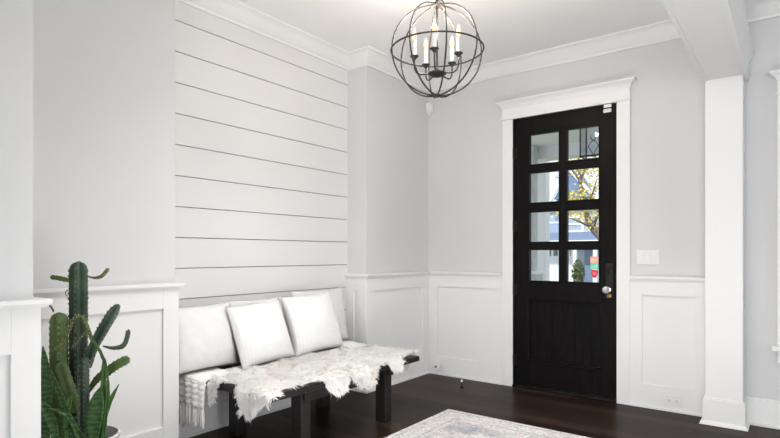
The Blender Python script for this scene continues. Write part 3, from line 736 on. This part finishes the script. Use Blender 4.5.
ribbed_stem('cactus_arm', pl([(52, 352), (60, 344), (68, 332), (73, 321)], .07), .007, 3, M['cactus2'], .4, .016, spin=.3, base_taper=.6)
ribbed_stem('cactus_arm', pl([(66, 325), (72, 320), (80, 315)], .06), .006, 3, M['cactus2'], .4, .014, spin=.3)
ribbed_stem('cactus_arm', pl([(72, 348), (80, 338), (90, 330)], .07), .006, 3, M['cactus'], .4, .014, spin=.3)
ribbed_stem('cactus_arm', pl([(42, 306), (50, 306), (54, 312)], .00), .005, 3, M['cactus'], .4, .014, spin=.3)
b = MB(); cc_ = pp(68, 293, -.03)
b.tube([cc_+PR*(math.cos(t_)*.011)+Vector((0, 0, math.sin(t_)*.014)) for t_ in [2*PI*i/16 for i in range(13)]], .0025, 6); b.build('tendril', M['spine'], plant, smooth=True)
def strap_leaf(pts, width, mt, twist=0.3, cup=.25, seed=1):
    P = smoothpath(pts, 28); b = MB(); vs = []; nw = 6; up = None
    for i, p in enumerate(P):
        f = i/28; t = (P[min(i+1, 28)]-P[max(i-1, 0)]).normalized()
        wv_ = width/2*(.55+.45*min(1, f*2.5))*(1-max(0, (f-.55)/.45)**2.0)+.0006
        s = (PR+PF*math.sin(twist+f*.5*twist)); s = (s-t*s.dot(t)).normalized(); nn = s.cross(t).normalized()
        for k in range(nw+1):
            q = -1+2*k/nw; wob = .0015*math.sin(f*30+k+seed)
            vs.append(p+s*q*wv_+nn*((q*q-.5)*wv_*cup+wob))
    fs = [(i*(nw+1)+k, i*(nw+1)+k+1, (i+1)*(nw+1)+k+1, (i+1)*(nw+1)+k) for i in range(28) for k in range(nw)]
    b.add(vs, fs); o = b.build('snake_plant_leaf', mt, plant, smooth=True)
    m_ = o.modifiers.new('solid', 'SOLIDIFY'); m_.thickness = .003; m_.offset = 0; return o
LV = [([(93, 442), (94, 425), (97, 405), (100, 387)], .072, 'leaf', .10), ([(99, 442), (102, 415), (104, 385), (103, 356)], .034, 'leaf2', .07),
      ([(101, 440), (104, 420), (109, 403), (119, 384)], .022, 'leaf2', .04), ([(46, 442), (46, 410), (47, 378), (43, 346)], .055, 'leaf', .09),
      ([(74, 442), (69, 420), (60, 395), (51, 370)], .045, 'leaf', .12), ([(56, 442), (53, 425), (46, 410), (40, 400)], .040, 'leaf', .13),
      ([(67, 442), (66, 420), (69, 402), (76, 392)], .025, 'leaf2', .12), ([(108, 378), (105, 362), (97, 346), (87, 335)], .016, 'leaf2', .08),
      ([(78, 440), (74, 425), (64, 412), (44, 408)], .022, 'leaf', .13), ([(60, 442), (56, 428), (51, 415), (49, 405)], .03, 'leaf', .10),
      ([(86, 442), (80, 432), (70, 428), (58, 430)], .022, 'leaf', .12), ([(42, 442), (38, 410), (36, 370), (38, 330)], .05, 'leaf', .03), ([(104, 440), (106, 412), (108, 392), (108, 374)], .018, 'leaf2', .07)]
for i, (p_, w_, m_, d_) in enumerate(LV): strap_leaf(pl(p_, d_), w_, M[m_], .3*math.sin(i*2.1), .3, i)

# ---------------------------------------------------------------- stickers on the door glass
ys = yf+.0195
t = tag(MB().box(-1.366, -1.291, ys-.0006, ys, 1.130, 1.184).box(-1.360, -1.300, ys-.0009, ys-.0006, 1.160, 1.164, 1).box(-1.360, -1.310, ys-.0009, ys-.0006, 1.148, 1.152, 1).build('paper_sticker', [M['salmon'], mat('pale_print', (.95, .72, .66), .6)]), 'salmon pink paper sticker on the lower right door pane', 'sticker', 'stickers on the door glass')
t = tag(MB().box(-1.366, -1.291, ys-.0006, ys, 1.077, 1.129).box(-1.355, -1.300, ys-.0009, ys-.0006, 1.105, 1.109, 1).box(-1.355, -1.310, ys-.0009, ys-.0006, 1.093, 1.097, 1).build('paper_sticker', [M['mint'], mat('pale_print_green', (.55, .85, .7), .6)]), 'mint green paper sticker on the lower right door pane', 'sticker', 'stickers on the door glass')
sh = [(-.027, .030), (0, .036), (.027, .030), (.027, -.002), (.018, -.022), (0, -.036), (-.018, -.022), (-.027, -.002)]
t = thing('alarm_sticker', (-1.331, ys, 1.037), 'red shield alarm sticker with white mark on lower right door pane', 'sticker', 'stickers on the door glass')
def flat(sc, y0_, y1_):
    b = MB(); n = len(sh); vs = [(-1.331+x*sc, y0_, 1.037+z*sc) for x, z in sh]+[(-1.331+x*sc, y1_, 1.037+z*sc) for x, z in sh]
    return b.add(vs, [tuple(range(n)), tuple(range(n, 2*n))[::-1]]+[(i, (i+1) % n, n+(i+1) % n, n+i) for i in range(n)])
flat(1, ys-.0006, ys).build('shield', M['red'], t)
b = MB(); b.tube([(-1.331+.013*math.cos(a), ys-.0008, 1.040+.013*math.sin(a)) for a in [2*PI*i/20 for i in range(20)]], .0014, 6, closed=True)
b.box(-1.338, -1.324, ys-.001, ys-.0006, 1.038, 1.042); b.build('emblem', M['whiteink'], t)

# ---------------------------------------------------------------- outside
GZ = -.55
struct(MB().box(-60, 40, YB+.17, 90, GZ-.1, GZ).build('ground', M['lawn']), 'lawn outside beyond the porch')
struct(MB().box(-24, 8, 19, 26, GZ, GZ+.02).build('street', M['concrete']), 'pale street beyond the lawn')
struct(MB().box(-5.0, 1.5, YB+.17, 7.3, GZ, -.02).build('porch_floor', M['concrete']), 'porch slab outside the door')
struct(MB().box(-5.0, 1.5, YB+.17, 7.3, 2.66, 2.75).box(-5, 1.5, 7.0, 7.25, 2.50, 2.66).build('porch_ceiling', M['exwhite']), 'porch ceiling and white header beam')
t = thing('porch_column', (-2.85, 6.9, -.02), 'pale stone coloured porch column on wider pedestal outside the door', 'column')
MB().box(-2.93, -2.77, 6.80, 6.96, .98, 2.6595).build('shaft', M['stone'], t, bevel=.004)
MB().box(-2.98, -2.71, 6.76, 7.0, -.0195, .94).build('pedestal', M['stone'], t, bevel=.004)
MB().box(-3.0, -2.69, 6.74, 7.02, .94, .98).build('cap', M['exwhite'], t, bevel=.004)
tag(MB().box(-2.96, -2.80, 7.32, 7.48, GZ+.001, 2.66).build('porch_post', M['exwhite'], bevel=.004), 'tall white porch post right behind the stone porch column', 'post')
# hanging lantern
lx, ly = -1.64, 5.60
t = thing('porch_lantern', (lx, ly, 2.66), 'black scrolled lantern hanging outside behind upper right door pane', 'lantern')
b = MB()
for sx in (-1, 1):
    for sy in (-1, 1): b.box(lx+sx*.10-.006, lx+sx*.10+.006, ly+sy*.10-.006, ly+sy*.10+.006, 2.19, 2.56)
for z in (2.19, 2.55):
    b.box(lx-.106, lx+.106, ly-.106, ly-.094, z, z+.014); b.box(lx-.106, lx+.106, ly+.094, ly+.106, z, z+.014)
    b.box(lx-.106, lx-.094, ly-.106, ly+.106, z, z+.014); b.box(lx+.094, lx+.106, ly-.106, ly+.106, z, z+.014)
b.build('frame', M['bronze'], t)
MB().lathe((lx, ly, 2.56), [(.15, .0), (.14, .012), (.06, .06), (.02, .08), (.012, .0995)], 4).build('roof', M['bronze'], t)
b = MB()
for s in (-1, 1):
    b.tube([(lx+s*(.02+.030*math.cos(a)*(1-a/9)), ly, 2.30+a*.022+.02*math.sin(a)) for a in [i*.35 for i in range(18)]], .004, 6)
    b.tube([(lx, ly, 2.21), (lx+s*.02, ly, 2.26), (lx+s*.045, ly, 2.30)], .004, 6)
b.lathe((lx, ly, 2.204), [(.03, 0), (.03, .012), (.008, .02)], 12)
b.build('scroll', M['bronze'], t, smooth=True)
b = MB(); b.box(lx-.097, lx+.097, ly-.101, ly-.099, 2.2, 2.55); b.box(lx-.101, lx-.099, ly-.097, ly+.097, 2.2, 2.55); b.box(lx+.099, lx+.101, ly-.097, ly+.097, 2.2, 2.55); b.box(lx-.097, lx+.097, ly+.099, ly+.101, 2.2, 2.55)
b.build('glass', M['glass'], t)
# house across the street
HY = 30.
h = thing('house', (-11.5, HY, GZ), 'blue grey house across the street seen through the door panes', 'house')
b = MB(); b.box(-16, -8.2, HY, HY+7, GZ+.001, 4.15); b.build('siding', M['exblue'], h)
b = MB(); b.add([(-16.4, HY-.5, 4.1), (-7.8, HY-.5, 4.1), (-7.8, HY+3.5, 6.6), (-16.4, HY+3.5, 6.6), (-16.4, HY+7.4, 4.1), (-7.8, HY+7.4, 4.1)], [(0, 1, 2, 3), (3, 2, 5, 4), (0, 3, 4), (1, 5, 2), (0, 4, 5, 1)])
b.build('roof', M['roof'], h)
g0, gp, g1 = -10.75, -9.9, -8.6
b = MB(); b.add([(g0, HY-.6, 4.3), (g1, HY-.6, 4.3), (gp, HY-.6, 5.75), (g0, HY+3, 4.3), (g1, HY+3, 4.3), (gp, HY+3, 5.75)], [(0, 1, 2), (3, 5, 4), (0, 2, 5, 3), (1, 4, 5, 2), (0, 3, 4, 1)]); b.build('gable', M['roof2'], h)
b = MB()
for (xa, za, xb, zb) in ((g0-.25, 4.05, gp, 5.9), (gp, 5.9, g1+.25, 4.05)):
    b.tube([(xa, HY-.68, za), (xb, HY-.68, zb)], .09, 4)
b.build('gable_trim', M['exwhite'], h)
MB().box(-16.2, -8.0, HY-.9, HY-.0, 1.95, 2.42).build('porch_roof', M['exblue2'], h)
MB().box(-16.2, -8.0, HY-1.0, HY-.9, 1.85, 1.97).build('gutter', M['exwhite'], h)
for (x0, x1, z0, z1) in ((-11.45, -10.62, 2.42, 3.62), (-10.15, -9.40, 2.55, 3.25), (-14.5, -13.4, 2.5, 3.6)):
    b = MB(); e = .11
    b.box(x0-e, x0, HY-.08, HY-.001, z0-e, z1+e).box(x1, x1+e, HY-.08, HY-.001, z0-e, z1+e).box(x0, x1, HY-.08, HY-.001, z1, z1+e).box(x0, x1, HY-.08, HY-.001, z0-e, z0).box(x0, x1, HY-.06, HY-.001, (z0+z1)/2-.04, (z0+z1)/2+.04)
    f = b.build('window', M['exwhite'], h); MB().box(x0, x1, HY-.03, HY-.001, z0, z1).build('pane', mat('blue_gray_pane', (.30, .38, .50), .2), f)  # panes share one flat blue-grey tone
for (x0, x1) in ((-12.6, -10.66), (-10.3, -9.75)):
    b = MB(); b.box(x0, x1, HY-.05, HY-.001, GZ+.05, 1.6)
    for k in range(4): b.box(x0+.02, x1-.02, HY-.07, HY-.05, GZ+.1+k*.5, GZ+.5+k*.5)
    f = b.build('garage_door', M['door2'], h)
    b = MB(); n = 5 if x1-x0 > 1 else 3; st = (x1-x0)/n
    for k in range(n): b.box(x0+k*st+.07, x0+(k+1)*st-.07, HY-.075, HY-.071, 1.12, 1.45)
    b.build('garage_window', M['winpane'], f)
for x in (-9.62, -8.55):
    MB().box(x, x+.18, HY-.85, HY-.65, GZ+.001, 1.85).build('post', M['exwhite'], h)
MB().box(-9.25, -8.85, HY-.04, HY-.001, GZ+.05, 1.55).build('front_door', M['exblue2'], h)
# shrub by the house
def leafblob(c, r, n, size, mt, name, parent=None, seed=1):
    rr = random.Random(seed); b = MB()
    for _ in range(n):
        d = Vector((rr.gauss(0, 1), rr.gauss(0, 1), rr.gauss(0, 1))).normalized()*(rr.random()**.4); p = Vector(c)+Vector((d.x*r[0], d.y*r[1], d.z*r[2]))
        a = Vector((rr.gauss(0, 1), rr.gauss(0, 1), rr.gauss(0, 1))).normalized()*size; q = a.cross(Vector((rr.gauss(0, 1), rr.gauss(0, 1), rr.gauss(0, 1)))).normalized()*size*.7
        b.add([p-a, p-q, p+a, p+q], [(0, 1, 2, 3)])
    return b.build(name, mt, parent)
o = leafblob((-9.0, HY-1.9, .25), (.32, .32, .72), 900, .06, M['gleaf'], 'clipped_shrub', None, 3); tag(o, 'dark green shrub standing in front of the house across the street', 'shrub')
# yellow autumn tree
TY = 13.0
tr = thing('autumn_tree', tuple(at(612, 300, TY)*1), 'yellow leaved autumn tree on the lawn outside the door', 'tree'); tr.location.z = GZ
b = MB(); base = at(612, 250, TY); base.z = GZ
T0 = at(606, 250, TY); T1 = at(593, 228, TY); T2 = at(584, 208, TY); T3 = at(580, 180, TY)
b.tube(smoothpath([base, T0, T1, T2, T3, at(578, 150, TY)], 24), [.13*(1-i/28) for i in range(25)], 8)
br = [[T1, at(600, 205, TY-.3), at(602, 180, TY-.5)], [T2, at(574, 205, TY+.3), at(562, 204, TY+.4)], [T2, at(592, 195, TY-.2), at(597, 178, TY-.3)], [T3, at(572, 170, TY), at(560, 160, TY+.3)], [T3, at(588, 165, TY+.4), at(598, 158, TY+.4)], [T1, at(580, 222, TY-.6), at(570, 218, TY-.8)], [T0, at(620, 220, TY), at(632, 190, TY)]]
for q in br: b.tube(smoothpath(q, 8), [.04*(1-i/10) for i in range(9)], 6)
b.build('trunk', M['bark'], tr, smooth=True)
rr = random.Random(21); b = MB()
cl = [(572, 214, .55, .16), (582, 211, .5, .16), (592, 217, .45, .22), (598, 212, .4, .3), (595, 228, .2, .12), (594, 190, .45, .35), (588, 196, .4, .2), (598, 180, .4, .4), (575, 168, .6, .15), (590, 168, .6, .2), (583, 158, .8, .3), (576, 196, .25, .15), (572, 199, .25, .12), (565, 170, .3, .5), (630, 190, 1.2, 1.0), (612, 165, .9, .8), (570, 130, 1.2, .9), (600, 130, 1.2, .9)]
for (u, v, r1, r2) in cl:
    c = at(u, v, TY)
    for _ in range(int(75*(r1*2+.3))):
        p = c+Vector((rr.gauss(0, r1*.5), rr.gauss(0, r1*.7), rr.gauss(0, r2*.5)))
        a = Vector((rr.gauss(0, 1), rr.gauss(0, 1), rr.gauss(0, 1))).normalized()*.034; q = a.cross(Vector((rr.gauss(0, 1), rr.gauss(0, 1), rr.gauss(0, 1)))).normalized()*.026
        b.add([p-a, p-q, p+a, p+q], [(0, 1, 2, 3)])
b.build('foliage', M['yleaf'], tr)
